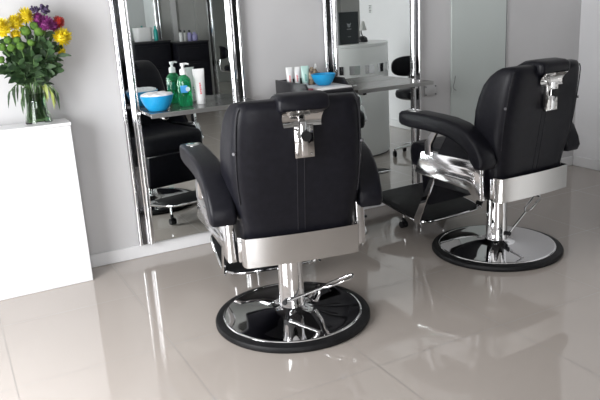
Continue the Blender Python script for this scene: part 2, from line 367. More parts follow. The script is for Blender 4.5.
# ------------------------------------------------------------------ barber chairs
def wrap_path(w, yr, p=0.34, a0=176, a1=364, n=40, yc=-0.19):
    out = []
    for i in range(n + 1):
        a = R(a0 + (a1 - a0) * i / n)
        out.append((w * cq(a, p), yc + (yc - yr) * sq(a, p)))
    return out
def make_chair(label, loc, deg, lever_tip, pivot):
    t = thing('barber_chair', label, 'barber chair', (*loc, 0), -R(deg), 'black barber chairs')
    # ---- base
    b = BM(); lathe(b, [(0.262, 0.001), (0.330, 0.001), (0.3345, 0.006), (0.335, 0.016), (0.330, 0.025), (0.318, 0.029), (0.300, 0.030), (0.262, 0.026)], 96)
    obj('base_ring', b, 'rubber', t)
    b = BM(); lathe(b, [(0.296, 0.024), (0.299, 0.031), (0.296, 0.035), (0.289, 0.0345), (0.25, 0.037), (0.18, 0.042), (0.11, 0.049), (0.062, 0.058), (0.058, 0.064), (0.0, 0.064)], 96)
    bp = obj('base_plate', b, 'chrome', t, angle=60)
    # ---- pump column
    b = BM(); lathe(b, [(0.057, 0.058), (0.058, 0.075), (0.0545, 0.082), (0.0535, 0.20), (0.0510, 0.325), (0, 0.325)], 48)
    colm = obj('pump_column', b, 'chrome', t)
    b = BM(); lathe(b, [(0.062, 0.318), (0.068, 0.324), (0.068, 0.334), (0, 0.334)], 40); obj('collar', b, 'chrome', colm)
    # ---- pump lever with wire loop
    p0 = Vector(pivot); p1 = Vector(lever_tip); ax = (p1 - p0)
    d = Vector((ax.x, ax.y, 0)).normalized(); side = Vector((-d.y, d.x, 0))
    L = ax.length; ax.normalize()
    b = BM(); tube(b, [p0, p0 + ax * (L * 0.56)], 0.0062, 10)
    lev = obj('pump_lever', b, 'chrome', t)
    a0 = p0 + ax * (L * 0.55)
    b = BM()
    lp = [a0, a0 + ax * 0.03 + side * 0.018, p1 - ax * 0.012 + side * 0.020, p1 + side * 0.010, p1 - side * 0.010, p1 - ax * 0.012 - side * 0.020, a0 + ax * 0.03 - side * 0.018]
    tube(b, lp, 0.0052, 8, closed=True); obj('loop_handle', b, 'chrome', lev)
    hub = Vector((p0.x, p0.y, 0)) * 0.6 + Vector((0, 0, p0.z))
    b = BM(); tube(b, [hub, p0, p0 + (p0 - hub) * 0.35], 0.011, 12); obj('pivot', b, 'rubber', lev)
    # ---- seat carrier and seat
    obj('seat_carrier', box(BM(), -0.205, 0.205, -0.215, 0.27, 0.334, 0.420, 0.01), 'black_plastic', t)
    rings = []
    for z, w, y0, y1 in ((0.420, 0.213, -0.10, 0.425), (0.428, 0.224, -0.10, 0.45), (0.45, 0.228, -0.10, 0.46), (0.50, 0.228, -0.10, 0.465), (0.53, 0.224, -0.10, 0.46), (0.545, 0.220, -0.09, 0.44), (0.552, 0.18, -0.06, 0.36)):
        yc = (y0 + y1) / 2; h = (y1 - y0) / 2
        rings.append([Vector((w * cq(2 * PI * k / 48, 0.28), yc + h * sq(2 * PI * k / 48, 0.2), z)) for k in range(48)])
    obj('seat_cushion', loft(BM(), rings), 'leather', t, angle=60)
    # ---- backrest
    rings = []
    def yrear(z): return -0.232 - 0.155 * (z - 0.47)
    spec = ((0.350, 0.212, -0.07, 0.010), (0.362, 0.220, -0.06, 0.004), (0.42, 0.226, -0.060, 0), (0.50, 0.234, -0.065, 0), (0.57, 0.250, -0.070, 0), (0.65, 0.263, -0.075, 0), (0.72, 0.267, -0.078, 0),
            (0.78, 0.266, -0.084, 0), (0.84, 0.261, -0.098, 0), (0.90, 0.253, -0.122, 0), (0.94, 0.243, -0.155, 0.002), (0.965, 0.234, -0.19, 0.008), (0.977, 0.224, -0.215, 0.018), (0.981, 0.206, -0.238, 0.035))
    for z, w, yf, dy in spec:
        yr = yrear(z) + dy
        yc = (yf + yr) / 2; h = (yf - yr) / 2
        rings.append([Vector((w * cq(2 * PI * k / 64, 0.27) * (1 + 0.075 * sq(2 * PI * k / 64, 0.5)), yc + h * sq(2 * PI * k / 64, 0.42), z)) for k in range(64)])
    back = obj('backrest', loft(BM(), rings), 'leather', t, angle=70)
    for u in (-0.014, 0.014):
        obj('seam', tube(BM(), [(u, yrear(z) - 0.0004, z) for z in (0.47, 0.57, 0.67, 0.765)], 0.0014, 6), 'seam', back)
    for s in (-1, 1):
        pts = [(s * w, yrear(z) + dd, z) for w, z, dd in ((0.231, 0.60, 0.018), (0.238, 0.70, 0.018), (0.236, 0.84, 0.018), (0.229, 0.93, 0.018), (0.217, 0.962, 0.02))]
        obj('piping', tube(BM(), smoothpath(pts, 4), 0.0028, 6), 'seam', back)
        b = BM(); tube(b, [(s * 0.240, -0.262, 0.80), (s * 0.247, -0.270, 0.80)], 0.006, 12); obj('side_button', b, 'grey_ink', back)
    # ---- headrest pad over the top edge with its chrome holder
    rings = []
    for y, z0, z1, w in ((-0.330, 0.948, 0.980, 0.082), (-0.326, 0.938, 0.990, 0.092), (-0.305, 0.932, 0.998, 0.097), (-0.26, 0.93, 1.001, 0.098), (-0.21, 0.90, 0.996, 0.098), (-0.16, 0.88, 0.972, 0.096), (-0.135, 0.89, 0.945, 0.088)):
        zc = (z0 + z1) / 2; h = (z1 - z0) / 2
        rings.append([Vector((0.012 + w * cq(2 * PI * k / 40, 0.3), y, zc + h * sq(2 * PI * k / 40, 0.45))) for k in range(40)])
    hr = obj('headrest', loft(BM(), rings), 'leather', t, angle=60)
    b = BM()
    prof = []
    for k in range(9):
        a = k / 8
        prof.append((-0.333 + 0.026 * math.sin(a * PI * 0.5) + 0.010 * math.sin(a * PI), 0.943 - 0.060 * a))
    inner = [(y + 0.004, z - 0.001) for y, z in prof[::-1]]
    n = len(prof)
    rl = []
    for u, k in ((-0.078, 1.0), (-0.04, 1.0), (0.0, 1.0), (0.04, 1.0), (0.078, 1.0)):
        rl.append([Vector((0.004 + u * (1 - 0.10 * (0.943 - z) / 0.058), y - 0.006 * (u / 0.078) ** 2, z)) for y, z in prof + inner])
    loft(b, rl)
    obj('headrest_bracket', b, 'chrome_wavy', t, angle=50)
    pl = obj('slide_plate', box(BM(), -0.030, 0.044, -0.315, -0.290, 0.768, 0.888, 0.003), 'chrome_wavy', t)
    for u in (-0.02, 0.02):
        for z in (0.780, 0.872):
            b = BM(); tube(b, [(u * 1.35 + 0.007, -0.314, z), (u * 1.35 + 0.007, -0.3175, z)], 0.0048, 10); obj('screw', b, 'chrome_soft', pl)
    obj('slide_bar', box(BM(), -0.005, 0.019, -0.319, -0.313, 0.775, 0.90, 0.002), 'chrome', pl)
    b = BM(); tube(b, [(0.010, -0.318, 0.850), (0.010, -0.336, 0.850)], [0.016, 0.019], 16); obj('clamp_knob', b, 'rubber', pl)
    # ---- chrome band round the foot of the back
    def bp_(o):
        pts = [(-0.231 - o, -0.195), (-0.231 - o, -0.210), (-0.229 - o, -0.224 - o)]
        for k in range(13):
            u = -0.225 + 0.45 * k / 12
            pts.append((u, -0.240 - o - 0.012 * (1 - (u / 0.225) ** 2)))
        return pts + [(0.229 + o, -0.224 - o), (0.231 + o, -0.210), (0.231 + o, -0.195)]
    p_out = bp_(0.004); p_in = bp_(0.0)
    rings = []
    for (xo, yo), (xi, yi) in zip(p_out, p_in):
        rings.append([Vector((xo, yo, 0.348)), Vector((xo, yo, 0.464)), Vector((xi, yi, 0.464)), Vector((xi, yi, 0.348))])
    obj('back_band', loft(BM(), rings), 'chrome_soft', t, angle=50)
    # ---- sides: chrome panel, arm pad, brackets
    for s in (-1, 1):
        def A(a, c, u): return Vector((s * (u + 0.075 * (a + 0.10)), a, c))     # arms toe out a little
        def B(a, c, u): return Vector((s * (u + 0.15 * (a + 0.10)), a, c))
        poly = [(0.185, 0.554), (0.205, 0.546), (0.245, 0.442), (0.230, 0.430), (0.00, 0.408), (-0.09, 0.394), (-0.122, 0.358), (-0.166, 0.352), (-0.158, 0.530), (-0.142, 0.542)]
        b = BM(); prism(b, poly, B, 0.258, 0.294, 0.004, 2)
        pan = obj('side_panel', b, 'chrome_panel', t)
        for k in range(3):
            f0 = 0.12 - 0.035 * k; z = 0.508 - 0.030 * k
            b = BM(); prism(b, [(f0, z + 0.006), (-0.08, z - 0.004), (-0.12, z - 0.016), (-0.08, z - 0.013), (f0 - 0.02, z - 0.004)], B, 0.2935, 0.2975, 0.001, 1)
            obj('ridge', b, 'chrome', pan)
        top = [(0.330, 0.706), (0.328, 0.738), (0.312, 0.750), (0.20, 0.752), (0.10, 0.746), (0.01, 0.738), (-0.07, 0.720), (-0.135, 0.688), (-0.185, 0.642), (-0.215, 0.590), (-0.228, 0.548)]
        bot = [(-0.215, 0.520), (-0.178, 0.516), (-0.155, 0.540), (-0.130, 0.582), (-0.088, 0.620), (-0.025, 0.646), (0.05, 0.660), (0.15, 0.667), (0.25, 0.670), (0.310, 0.678), (0.326, 0.688)]
        b = BM(); prism(b, top + bot, A, 0.252, 0.353, 0.016, 3)
        arm = obj('arm_pad', b, 'leather', t, angle=50)
        b = BM(); tube(b, [Vector((0, 0, -0.006)), Vector((0, 0, 0.004)), Vector((0, 0, 0.007))], [0.042, 0.042, 0.034], 24)
        bmesh.ops.scale(b, vec=(0.72, 1.1, 1), verts=b.verts)
        bmesh.ops.translate(b, vec=A(0.262, 0.750, 0.303), verts=b.verts)
        obj('ashtray_lid', b, 'chrome', arm)
        b = BM(); prism(b, [(0.045, 0.652), (0.105, 0.548), (-0.215, 0.535), (-0.18, 0.575), (-0.09, 0.628)], B, 0.262, 0.288, 0.004, 1)
        obj('arm_infill', b, 'leather', t)
        b = BM(); prism(b, [(0.165, 0.54), (0.165, 0.600), (0.120, 0.668), (0.085, 0.668), (0.128, 0.595), (0.128, 0.54)], B, 0.288, 0.308, 0.003, 1)
        obj('arm_bracket', b, 'chrome', t)
        b = BM(); prism(b, [(-0.10, 0.536), (-0.135, 0.536), (-0.12, 0.576)], B, 0.276, 0.294, 0.002, 1)
        obj('rear_bracket', b, 'chrome', t)
        obj('hinge_plate', box(BM(), *sorted((s * 0.228, s * 0.246)), -0.200, -0.185, 0.36, 0.46, 0.003), 'chrome', t)
    # ---- leg rest and footrest
    b = BM(); prism(b, [(0.33, 0.425), (0.405, 0.425), (0.375, 0.20), (0.335, 0.20)], lambda a, c, u: Vector((u, a, c)), -0.175, 0.175, 0.012, 2)
    lr = obj('leg_rest', b, 'leather', t)
    obj('leg_rest_trim', box(BM(), -0.18, 0.18, 0.385, 0.412, 0.412, 0.424, 0.003, 1), 'chrome', lr)
    slope = math.tan(R(9))
    def ft(x, y, dz=0.0): return Vector((x, y, 0.105 + (y - 0.33) * slope + dz))
    outl = []
    for k in range(48):
        a = 2 * PI * k / 48
        outl.append((0.235 * cq(a, 0.32), 0.560 + 0.230 * sq(a, 0.32)))
    b = BM(); loft(b, [[ft(x * f, 0.560 + (y - 0.560) * f, dz) for x, y in outl] for f, dz in ((0.97, -0.012), (1, -0.009), (1, 0.006), (0.97, 0.009))])
    fp = obj('footrest', b, 'foot_mat', t, angle=50)
    obj('rim', tube(BM(), [ft(x * 1.006, 0.560 + (y - 0.560) * 1.006) for x, y in outl], 0.0065, 8, closed=True), 'chrome', fp)
    for s in (-1, 1):
        b = BM(); prism(b, [(0.195, 0.43), (0.225, 0.43), (0.385, 0.13), (0.385, 0.103), (0.335, 0.103), (0.335, 0.122)], lambda a, c, u: Vector((s * u, a, c)), 0.226, 0.240, 0.003, 1)
        obj('footrest_arm', b, 'chrome', t)
        b = BM(); c0 = ft(s * 0.145, 0.565); tube(b, [c0 + Vector((0, 0, 0.0)), Vector((s * 0.15, 0.58, 0.060))], 0.009, 10)
        leg = obj('caster_leg', b, 'chrome', t)
        b = BM()
        for q in (-0.011, 0.011):
            tube(b, [(s * 0.15 + q - 0.007, 0.587, 0.022), (s * 0.15 + q + 0.007, 0.587, 0.022)], 0.0205, 18)
        tube(b, [(s * 0.15, 0.58, 0.066), (s * 0.15, 0.586, 0.03)], 0.010, 10)
        obj('caster', b, 'rubber', leg)
    return t
def w2l(c, deg, p):
    a = R(deg); d = (p[0] - c[0], p[1] - c[1])
    return (d[0] * math.cos(a) - d[1] * math.sin(a), d[0] * math.sin(a) + d[1] * math.cos(a), p[2])
N0 = (1.18, 2.467); F0 = (2.455, 2.588)
make_chair('nearer black barber chair, back turned, facing mirror with green bottle', N0, 12, w2l(N0, 12, (1.387, 2.296, 0.20)), w2l(N0, 12, (1.125, 2.420, 0.10)))
make_chair('farther black barber chair standing in front of the grey glass panel', F0, -3, w2l(F0, -3, (2.717, 2.561, 0.25)), w2l(F0, -3, (2.474, 2.521, 0.10)))

# ------------------------------------------------------------------ pedestal
t = thing('pedestal', 'white box pedestal under the vase of flowers', 'pedestal', (0.10, 3.52, 0))
obj('body', box(BM(), -0.42, 0.42, -0.085, 0.075, 0.0, 0.804, 0.002, 1), 'white_gloss', t)
obj('top_board', box(BM(), -0.424, 0.424, -0.088, 0.077, 0.804, 0.821, 0.002, 1), 'white_gloss', t)

# ------------------------------------------------------------------ vase and flowers
VX, VY, VZ = 0.388, 3.505, 0.821
t = thing('flower_vase', 'clear flared glass vase full of green stems on the pedestal', 'vase', (VX, VY, VZ))
out = [(0.0, 0.0005), (0.056, 0.0005), (0.062, 0.008), (0.059, 0.03), (0.051, 0.065), (0.047, 0.10), (0.049, 0.135), (0.055, 0.172)]
inn = [(0.0525, 0.172), (0.0465, 0.135), (0.0445, 0.10), (0.0485, 0.065), (0.056, 0.03), (0.058, 0.014), (0, 0.014)]
b = BM(); lathe(b, out + inn, 48); obj('glass', b, 'vase_glass', t)
b = BM(); lathe(b, [(0, 0.0145), (0.0575, 0.0145), (0.0555, 0.03), (0.048, 0.065), (0.0442, 0.098), (0.0462, 0.135), (0.048, 0.146), (0, 0.146)], 48); obj('water', b, 'water', t)

def petal(bm, base, dirv, up, L, w, curl):
    side = dirv.cross(up)
    if side.length < 1e-5: side = Vector((1, 0, 0))
    side.normalize()
    p1 = base + dirv * L * 0.5 + up * curl * 0.3; p2 = base + dirv * L + up * curl
    v = [bm.verts.new(base - side * w * 0.3), bm.verts.new(base + side * w * 0.3), bm.verts.new(p1 + side * w * 0.5), bm.verts.new(p2 + side * w * 0.2), bm.verts.new(p2 - side * w * 0.2), bm.verts.new(p1 - side * w * 0.5)]
    bm.faces.new([v[0], v[1], v[2], v[5]]); bm.faces.new([v[5], v[2], v[3], v[4]])
def bloom_mum(r, n=170):
    b = BM(); bmesh.ops.create_icosphere(b, subdivisions=2, radius=r * 0.62)
    g = (1 + 5 ** 0.5) / 2
    for i in range(n):
        z = 1 - 1.65 * (i + 0.5) / n; ph = 2 * PI * i / g
        q = math.sqrt(max(0, 1 - z * z)); d = Vector((q * math.cos(ph), q * math.sin(ph), z))
        d = (d + Vector((random.uniform(-.2, .2), random.uniform(-.2, .2), random.uniform(-.2, .2)))).normalized()
        petal(b, d * r * 0.35, d, Vector((0, 0, 1)) if abs(d.z) < 0.9 else Vector((1, 0, 0)), r * random.uniform(0.55, 0.78), r * 0.24, r * 0.12)
    return b
def bloom_pompon(r):
    b = BM(); bmesh.ops.create_icosphere(b, subdivisions=3, radius=r)
    for i, v in enumerate(b.verts):
        v.co *= 1.0 + random.uniform(-0.10, 0.10)
        v.co.z *= 0.9
    return b
def bloom_statice(r):
    b = BM()
    for i in range(26):
        d = Vector((random.gauss(0, 1), random.gauss(0, 1), abs(random.gauss(0, .7)))).normalized() * r * random.uniform(0.4, 1.0)
        t_ = BM(); bmesh.ops.create_icosphere(t_, subdivisions=1, radius=r * random.uniform(0.20, 0.32))
        merge(b, t_, Matrix.Translation(d))
    return b
def leaf_mesh(b, p, d, L, w, droop):
    d = d.normalized(); side = d.cross(Vector((random.uniform(-0.5, 0.5), -0.9, random.uniform(0.1, 0.7))))
    side = side.normalized() if side.length > 1e-4 else Vector((1, 0, 0))
    N = 6; prev = None
    for k in range(N + 1):
        s = k / N
        c = p + d * L * s + Vector((0, 0, -droop * s * s))
        ww = w * math.sin(PI * min(0.96, s * 0.88 + 0.08)) * (1.0 + 0.25 * (k % 2))
        a = [b.verts.new(c - side * ww / 2 + Vector((0, 0, 0.004))), b.verts.new(c), b.verts.new(c + side * ww / 2 + Vector((0, 0, 0.004)))]
        if prev:
            b.faces.new([prev[0], prev[1], a[1], a[0]]); b.faces.new([prev[1], prev[2], a[2], a[1]])
        prev = a
    return b
foot_i = [0]
def flower(name, label, cat, pos, kind, r, mat, group, leaves=3):
    i = foot_i[0]; foot_i[0] += 1
    a = i * 2.4; rr = 0.066 * math.sqrt(((i * 7) % 30 + 1) / 31)
    foot = Vector((VX - 0.6 * rr * math.cos(a), VY - 0.6 * rr * math.sin(a), VZ + 0.02 + 0.015 * ((i * 5) % 4)))
    P = Vector(pos); r *= (0.92 if kind == 'pompon' else 1.12)
    rim = 0.030 if (P - Vector((VX, VY, P.z))).length > 0.05 else 0.018
    dirh = Vector((P.x - VX, P.y - VY, 0))
    if dirh.length < 1e-4: dirh = Vector((1, 0, 0))
    dirh.normalize()
    neck = Vector((VX, VY, VZ + 0.165)) + dirh * rim + Vector((0.008 * math.cos(a * 3), 0.008 * math.sin(a * 3), 0))
    mid = neck.lerp(P, 0.5) + Vector((0, 0, 0.012)) - dirh * 0.01
    path = smoothpath([foot, foot.lerp(neck, 0.55) - dirh * 0.008, neck, mid, P - Vector((0, 0, r * 0.4))], 5)
    t = thing(name, label, cat, foot, 0, group)
    st = [p - foot for p in path]
    obj('stem', tube(BM(), st, [0.0042] * len(st), 6), 'stem', t)
    bl = {'mum': bloom_mum, 'pompon': bloom_pompon, 'statice': bloom_statice}[kind](r)
    ax = (P - mid).normalized(); ax = (ax + Vector((0.0, -0.55, 0.25))).normalized()
    rot = Vector((0, 0, 1)).rotation_difference(ax).to_matrix().to_4x4()
    bmesh.ops.transform(bl, matrix=Matrix.Translation(P - foot) @ rot, verts=bl.verts)
    obj('bloom', bl, mat, t, smooth=(kind != 'mum'), angle=80)
    for k in range(leaves):
        f = 0.25 + 0.5 * random.random()
        p = neck.lerp(P, f * 0.9) - foot + Vector((0, 0, 0.008))
        an = random.uniform(0, 2 * PI)
        d = Vector((math.cos(an), math.sin(an) * 0.5 - 0.35, random.uniform(-0.2, 0.4)))
        obj('leaf', leaf_mesh(BM(), p, d, random.uniform(0.06, 0.09), random.uniform(0.026, 0.038), random.uniform(0.01, 0.03)), 'leaf', t)
    return t
Yg = 'yellow chrysanthemums in the vase'
flower('chrysanthemum', 'large yellow chrysanthemum cut by the left edge of the photo', 'flower', (0.288, 3.46, 1.272), 'mum', 0.040, 'yellow', Yg)
flower('chrysanthemum', 'yellow chrysanthemum second from the left along the bouquet top', 'flower', (0.352, 3.49, 1.292), 'mum', 0.033, 'yellow', Yg)
flower('chrysanthemum', 'yellow chrysanthemum below the dark violet sprigs, highest yellow bloom', 'flower', (0.402, 3.50, 1.318), 'mum', 0.035, 'yellow', Yg)
flower('chrysanthemum', 'small half hidden yellow chrysanthemum among the round green pompons', 'flower', (0.345, 3.47, 1.240), 'mum', 0.022, 'yellow', Yg)
flower('chrysanthemum', 'yellow chrysanthemum on the right flank under the red bloom', 'flower', (0.545, 3.47, 1.215), 'mum', 0.038, 'yellow', Yg)
flower('chrysanthemum', 'small yellow bud low on the right side of the bouquet', 'flower', (0.535, 3.49, 1.150), 'mum', 0.018, 'yellow', Yg)
Sg = 'dark violet sprigs in the vase'
flower('statice_sprig', 'dark violet sprig at the top, the left one of the pair', 'flower', (0.447, 3.50, 1.342), 'statice', 0.022, 'plum', Sg, 0)
flower('statice_sprig', 'dark violet sprig at the top, the right and larger one', 'flower', (0.487, 3.50, 1.340), 'statice', 0.028, 'plum', Sg, 0)
Mg = 'purple blooms in the vase'
flower('carnation', 'dull purple bloom just below the dark violet sprigs', 'flower', (0.453, 3.49, 1.305), 'mum', 0.026, 'magenta', Mg, 0)
flower('carnation', 'bright purple bloom at the middle of the bouquet top', 'flower', (0.480, 3.46, 1.280), 'mum', 0.032, 'magenta', Mg)
flower('carnation', 'purple bloom tucked beside the red bloom', 'flower', (0.520, 3.49, 1.268), 'mum', 0.026, 'magenta', Mg, 0)
flower('carnation', 'single red bloom at the upper right of the bouquet', 'flower', (0.541, 3.49, 1.284), 'mum', 0.026, 'red_petal', None)
Gg = 'round green pompons in the vase'
for lab, pos, r in (
        ('round green pompon highest of the greens, beside purple bloom', (0.433, 3.48, 1.275), 0.024),
        ('large round green pompon under the highest yellow bloom', (0.390, 3.47, 1.256), 0.027),
        ('round green pompon right of the large one, under purple bloom', (0.447, 3.46, 1.250), 0.025),
        ('green pompon left of the small half hidden yellow bloom', (0.306, 3.45, 1.222), 0.020),
        ('green pompon directly below the small half hidden yellow bloom', (0.345, 3.45, 1.217), 0.020),
        ('green pompon alone at the middle front of the bouquet', (0.402, 3.44, 1.203), 0.019),
        ('green pompon low in the cluster, the left of the lower pair', (0.313, 3.43, 1.188), 0.021),
        ('green pompon low in the cluster, the right of the lower pair', (0.353, 3.43, 1.192), 0.022),
        ('green pompon cut by the photo edge beside the lower pair', (0.276, 3.45, 1.192), 0.020),
        ('lowest green pompon at the left edge of the photo', (0.264, 3.46, 1.136), 0.018)):
    flower('pompon', lab, 'flower', pos, 'pompon', r, 'lime', Gg)
def greenery(label, tip, nleaf, mat, Lr, droop, group='leafy stems in the vase'):
    i = foot_i[0]; foot_i[0] += 1
    a = i * 2.4
    foot = Vector((VX + 0.012 * math.cos(a), VY + 0.012 * math.sin(a), VZ + 0.02))
    P = Vector(tip); dirh = Vector((P.x - VX, P.y - VY, 0)); dirh.normalize()
    neck = Vector((VX, VY, VZ + 0.17)) + dirh * 0.034
    mid = neck.lerp(P, 0.5) + Vector((0, 0, 0.03 if P.z < 1.05 else 0.01))
    path = smoothpath([foot, foot.lerp(neck, 0.5), neck, mid, P], 5)
    t = thing('leafy_stem', label, 'greenery', foot, 0, group)
    nleaf = nleaf + 4 if P.z > 1.0 else nleaf + 1
    obj('stem', tube(BM(), [p - foot for p in path], 0.0024, 6), 'stem', t)
    for k in range(nleaf):
        f = (k + 0.7) / nleaf
        p = (neck.lerp(mid, f * 2) if f < 0.5 else mid.lerp(P, f * 2 - 1)) - foot
        an = k * 2.4 + i
        d = dirh * 0.5 + Vector((math.cos(an), 0.7 * math.sin(an), random.uniform(0.2, 1.5)))
        if P.z < 1.0: d = dirh * 0.5 + Vector((0.5 * math.cos(an), 0.4 * math.sin(an), -1.1))
        q = 0.48 if P.z < 1.0 else 0.85
        obj('leaf', leaf_mesh(BM(), p, d, q * Lr * random.uniform(0.9, 1.35), q * Lr * random.uniform(0.30, 0.48), droop * random.uniform(0.6, 1.3)), mat, t)
    return t
greenery('dark leafy stem drooping over the left side of the vase', (0.275, 3.46, 0.985), 5, 'leaf', 0.055, 0.05)
greenery('dark leafy stem hanging lowest at the left of the vase', (0.318, 3.43, 0.945), 4, 'leaf', 0.055, 0.06)
greenery('leafy stem rising on the left below the lower green pompons', (0.285, 3.45, 1.10), 8, 'leaf', 0.07, 0.02)
greenery('upright dark leafy stem at the heart of the bouquet', (0.385, 3.45, 1.19), 10, 'leaf', 0.075, 0.02)
greenery('dark leafy stem right of the middle, behind the stems', (0.455, 3.47, 1.21), 10, 'leaf', 0.075, 0.02)
greenery('dark leafy stem under the yellow bloom of the right flank', (0.505, 3.46, 1.13), 9, 'leaf', 0.07, 0.03)
greenery('thick dark leafy stem filling the back of the bouquet', (0.43, 3.56, 1.22), 10, 'leaf', 0.085, 0.02)
greenery('dark leafy stem filling the back left of the bouquet', (0.33, 3.55, 1.20), 10, 'leaf', 0.085, 0.02)
greenery('leafy stem filling the front of the bouquet below the lone pompon', (0.40, 3.43, 1.13), 9, 'leaf', 0.07, 0.02)
greenery('leafy stem leaning right in front, under the purple blooms', (0.475, 3.44, 1.17), 9, 'leaf', 0.075, 0.02)
greenery('leafy stem leaning left in front, under the lower pompons', (0.33, 3.43, 1.12), 9, 'leaf', 0.075, 0.02)
greenery('drooping yellow green leaves at the right rim of the vase', (0.465, 3.46, 0.965), 3, 'leaf_pale', 0.065, 0.05)
greenery('thin dark sprig drooping at the far right of the vase', (0.490, 3.46, 0.955), 3, 'leaf', 0.05, 0.05)

# ------------------------------------------------------------------ things on the left shelf
SZ = 0.8226
def bowl(label, loc, r, h, foam, group='blue bowls'):
    t = thing('bowl', label, 'bowl', loc, 0, group)
    out = [(0, 0.0005), (r * 0.50, 0.0005), (r * 0.56, 0.004), (r * 0.74, h * 0.30), (r * 0.90, h * 0.66), (r * 0.985, h * 0.95), (r, h)]
    inn = [(r * 0.965, h), (r * 0.95, h * 0.93), (r * 0.86, h * 0.66), (r * 0.70, h * 0.32), (r * 0.5, 0.008), (0, 0.007)]
    b = BM(); lathe(b, out + inn, 48); obj('shell', b, 'blue_plastic', t)
    if foam:
        b = BM()
        n = 40; rings = []
        for q, (rr, z) in enumerate(((0.87, h * 0.72), (0.955, h * 0.94), (0.90, h * 1.06), (0.70, h * 1.12), (0.40, h * 1.15), (0.12, h * 1.16))):
            rings.append([Vector((r * rr * math.cos(2 * PI * k / n), r * rr * math.sin(2 * PI * k / n), z + (0.004 * math.sin(k * 1.3 + q) if q > 1 else 0))) for k in range(n)])
        loft(b, rings); obj('foam', b, 'foam', t)
    return t
bowl('blue bowl heaped with white foam on the dark grey shelf', (0.960, 3.445, SZ), 0.086, 0.080, True)

def pump_bottle(label, loc, rz):
    t = thing('pump_bottle', label, 'bottle', loc, rz)
    rings = []
    for z, w, d in ((0.0006, 0.036, 0.022), (0.004, 0.040, 0.025), (0.08, 0.041, 0.026), (0.125, 0.041, 0.026), (0.140, 0.038, 0.025), (0.152, 0.028, 0.021), (0.158, 0.017, 0.016), (0.166, 0.0155, 0.0155)):
        rings.append([Vector((0.88 * w * cq(2 * PI * k / 32, 0.6), d * sq(2 * PI * k / 32, 0.7), z)) for k in range(32)])
    obj('body', loft(BM(), rings), 'green_gel', t, angle=60)
    lab = obj('label', box(BM(), -0.024, 0.012, -0.0275, -0.0255, 0.072, 0.110, 0.0008, 1), 'label_blue', t)
    b = BM(); tube(b, [(0.014, -0.0272, 0.090), (0.014, -0.0284, 0.090)], 0.012, 24); obj('badge', b, 'label_navy', lab)
    b = BM(); lathe(b, [(0, 0.164), (0.0175, 0.164), (0.0175, 0.186), (0.0155, 0.192), (0.008, 0.194), (0.0065, 0.206), (0.0115, 0.208), (0.0125, 0.222), (0, 0.2225)], 24)
    tube(b, [(0, 0, 0.2175), (0.020, 0, 0.2185), (0.033, 0, 0.2150)], [0.0062, 0.0055, 0.0040], 10)
    obj('pump_head', b, 'white_plastic', t)
    return t
pump_bottle('green pump bottle with white pump head and blue label', (1.126, 3.493, SZ), R(-12))

def cream_tube(label, loc, rz, h, w, mat, ink, back=False, group='cream tubes'):
    t = thing('cream_tube', label, 'tube', loc, rz, group)
    rings = []
    for s in range(9):
        f = s / 8; z = 0.022 + (h - 0.022) * f
        hw = (w * 0.40) * (1 - f) + (w * 0.5) * f; hd = w * 0.40 * (1 - f) ** 0.8 + 0.0015
        rings.append([Vector((hw * math.cos(2 * PI * k / 28), hd * math.sin(2 * PI * k / 28), z)) for k in range(28)])
    body = obj('body', loft(BM(), rings), mat, t, angle=60)
    b = BM(); lathe(b, [(0, 0.0006), (w * 0.36, 0.0006), (w * 0.37, 0.004), (w * 0.36, 0.0225), (0, 0.0225)], 24); obj('cap', b, 'white_plastic', t)
    # stacked marks up the front of the tube
    def marks(sgn, x0, dx, z0, n, dz):
        b = BM()
        for k in range(n):
            z = z0 + k * dz
            f = (z - 0.022) / (h - 0.022); hd = w * 0.40 * (1 - f) ** 0.8 + 0.0015
            hw = (w * 0.40) * (1 - f) + (w * 0.5) * f
            e = hd * math.sqrt(max(0.1, 1 - (max(abs(x0), abs(x0 + dx)) / hw) ** 2))
            y = sgn * (e * 0.5 + hd * 0.5 + 0.0008)
            a, c = sorted((y, sgn * 0.4 * hd))
            box(b, x0, x0 + dx * (0.75 if k % 2 else 1.0), a, c, z, z + dz * 0.62)
        return b
    obj('lettering', marks(-1, -0.004, 0.009, h * 0.30, 6, h * 0.055), ink, body, smooth=False)
    if back: obj('back_print', marks(1, -0.012, 0.026, h * 0.25, 5, h * 0.035), 'green_ink', body, smooth=False)
    return t
cream_tube('white tube with red lettering beside the green pump bottle', (1.214, 3.507, SZ), R(-8), 0.185, 0.064, 'white_plastic', 'red_ink', True)

# ------------------------------------------------------------------ black trolley by the wall, and what is on it
t = thing('salon_trolley', 'black salon trolley against the wall between the two mirrors', 'trolley', (1.86, 3.38, 0))
for s in (-1, 1):
    z1 = 0.898 if s < 0 else 0.90
    b = BM(); prism(b, [(-0.185, 0.12), (0.185, 0.12), (0.185, z1), (-0.165, z1), (-0.185, z1 - 0.02)] if s < 0 else [(-0.215, 0.12), (0.185, 0.12), (0.185, z1), (-0.06, z1), (-0.13, z1 - 0.05), (-0.215, z1 - 0.10)],
                     lambda a, c, u: Vector((u, a, c)), *((-0.174, -0.158) if s < 0 else (0.124, 0.140)), 0.004, 2)
    obj('side_panel', b, 'black_plastic', t)
obj('back_panel', box(BM(), -0.158, 0.124, 0.175, 0.185, 0.30, 0.895, 0.002, 1), 'black_plastic', t)
obj('tray', box(BM(), -0.158, 0.124, -0.18, 0.175, 0.838, 0.854, 0.003, 1), 'black_plastic', t)
for z in (0.14, 0.34, 0.50, 0.66):
    d = obj('drawer', box(BM(), -0.156, 0.122, -0.18, 0.17, z, z + 0.145, 0.004), 'black_plastic', t)
    obj('drawer_handle', box(BM(), -0.05, 0.05, -0.192, -0.179, z + 0.10, z + 0.115, 0.003), 'rubber', d)
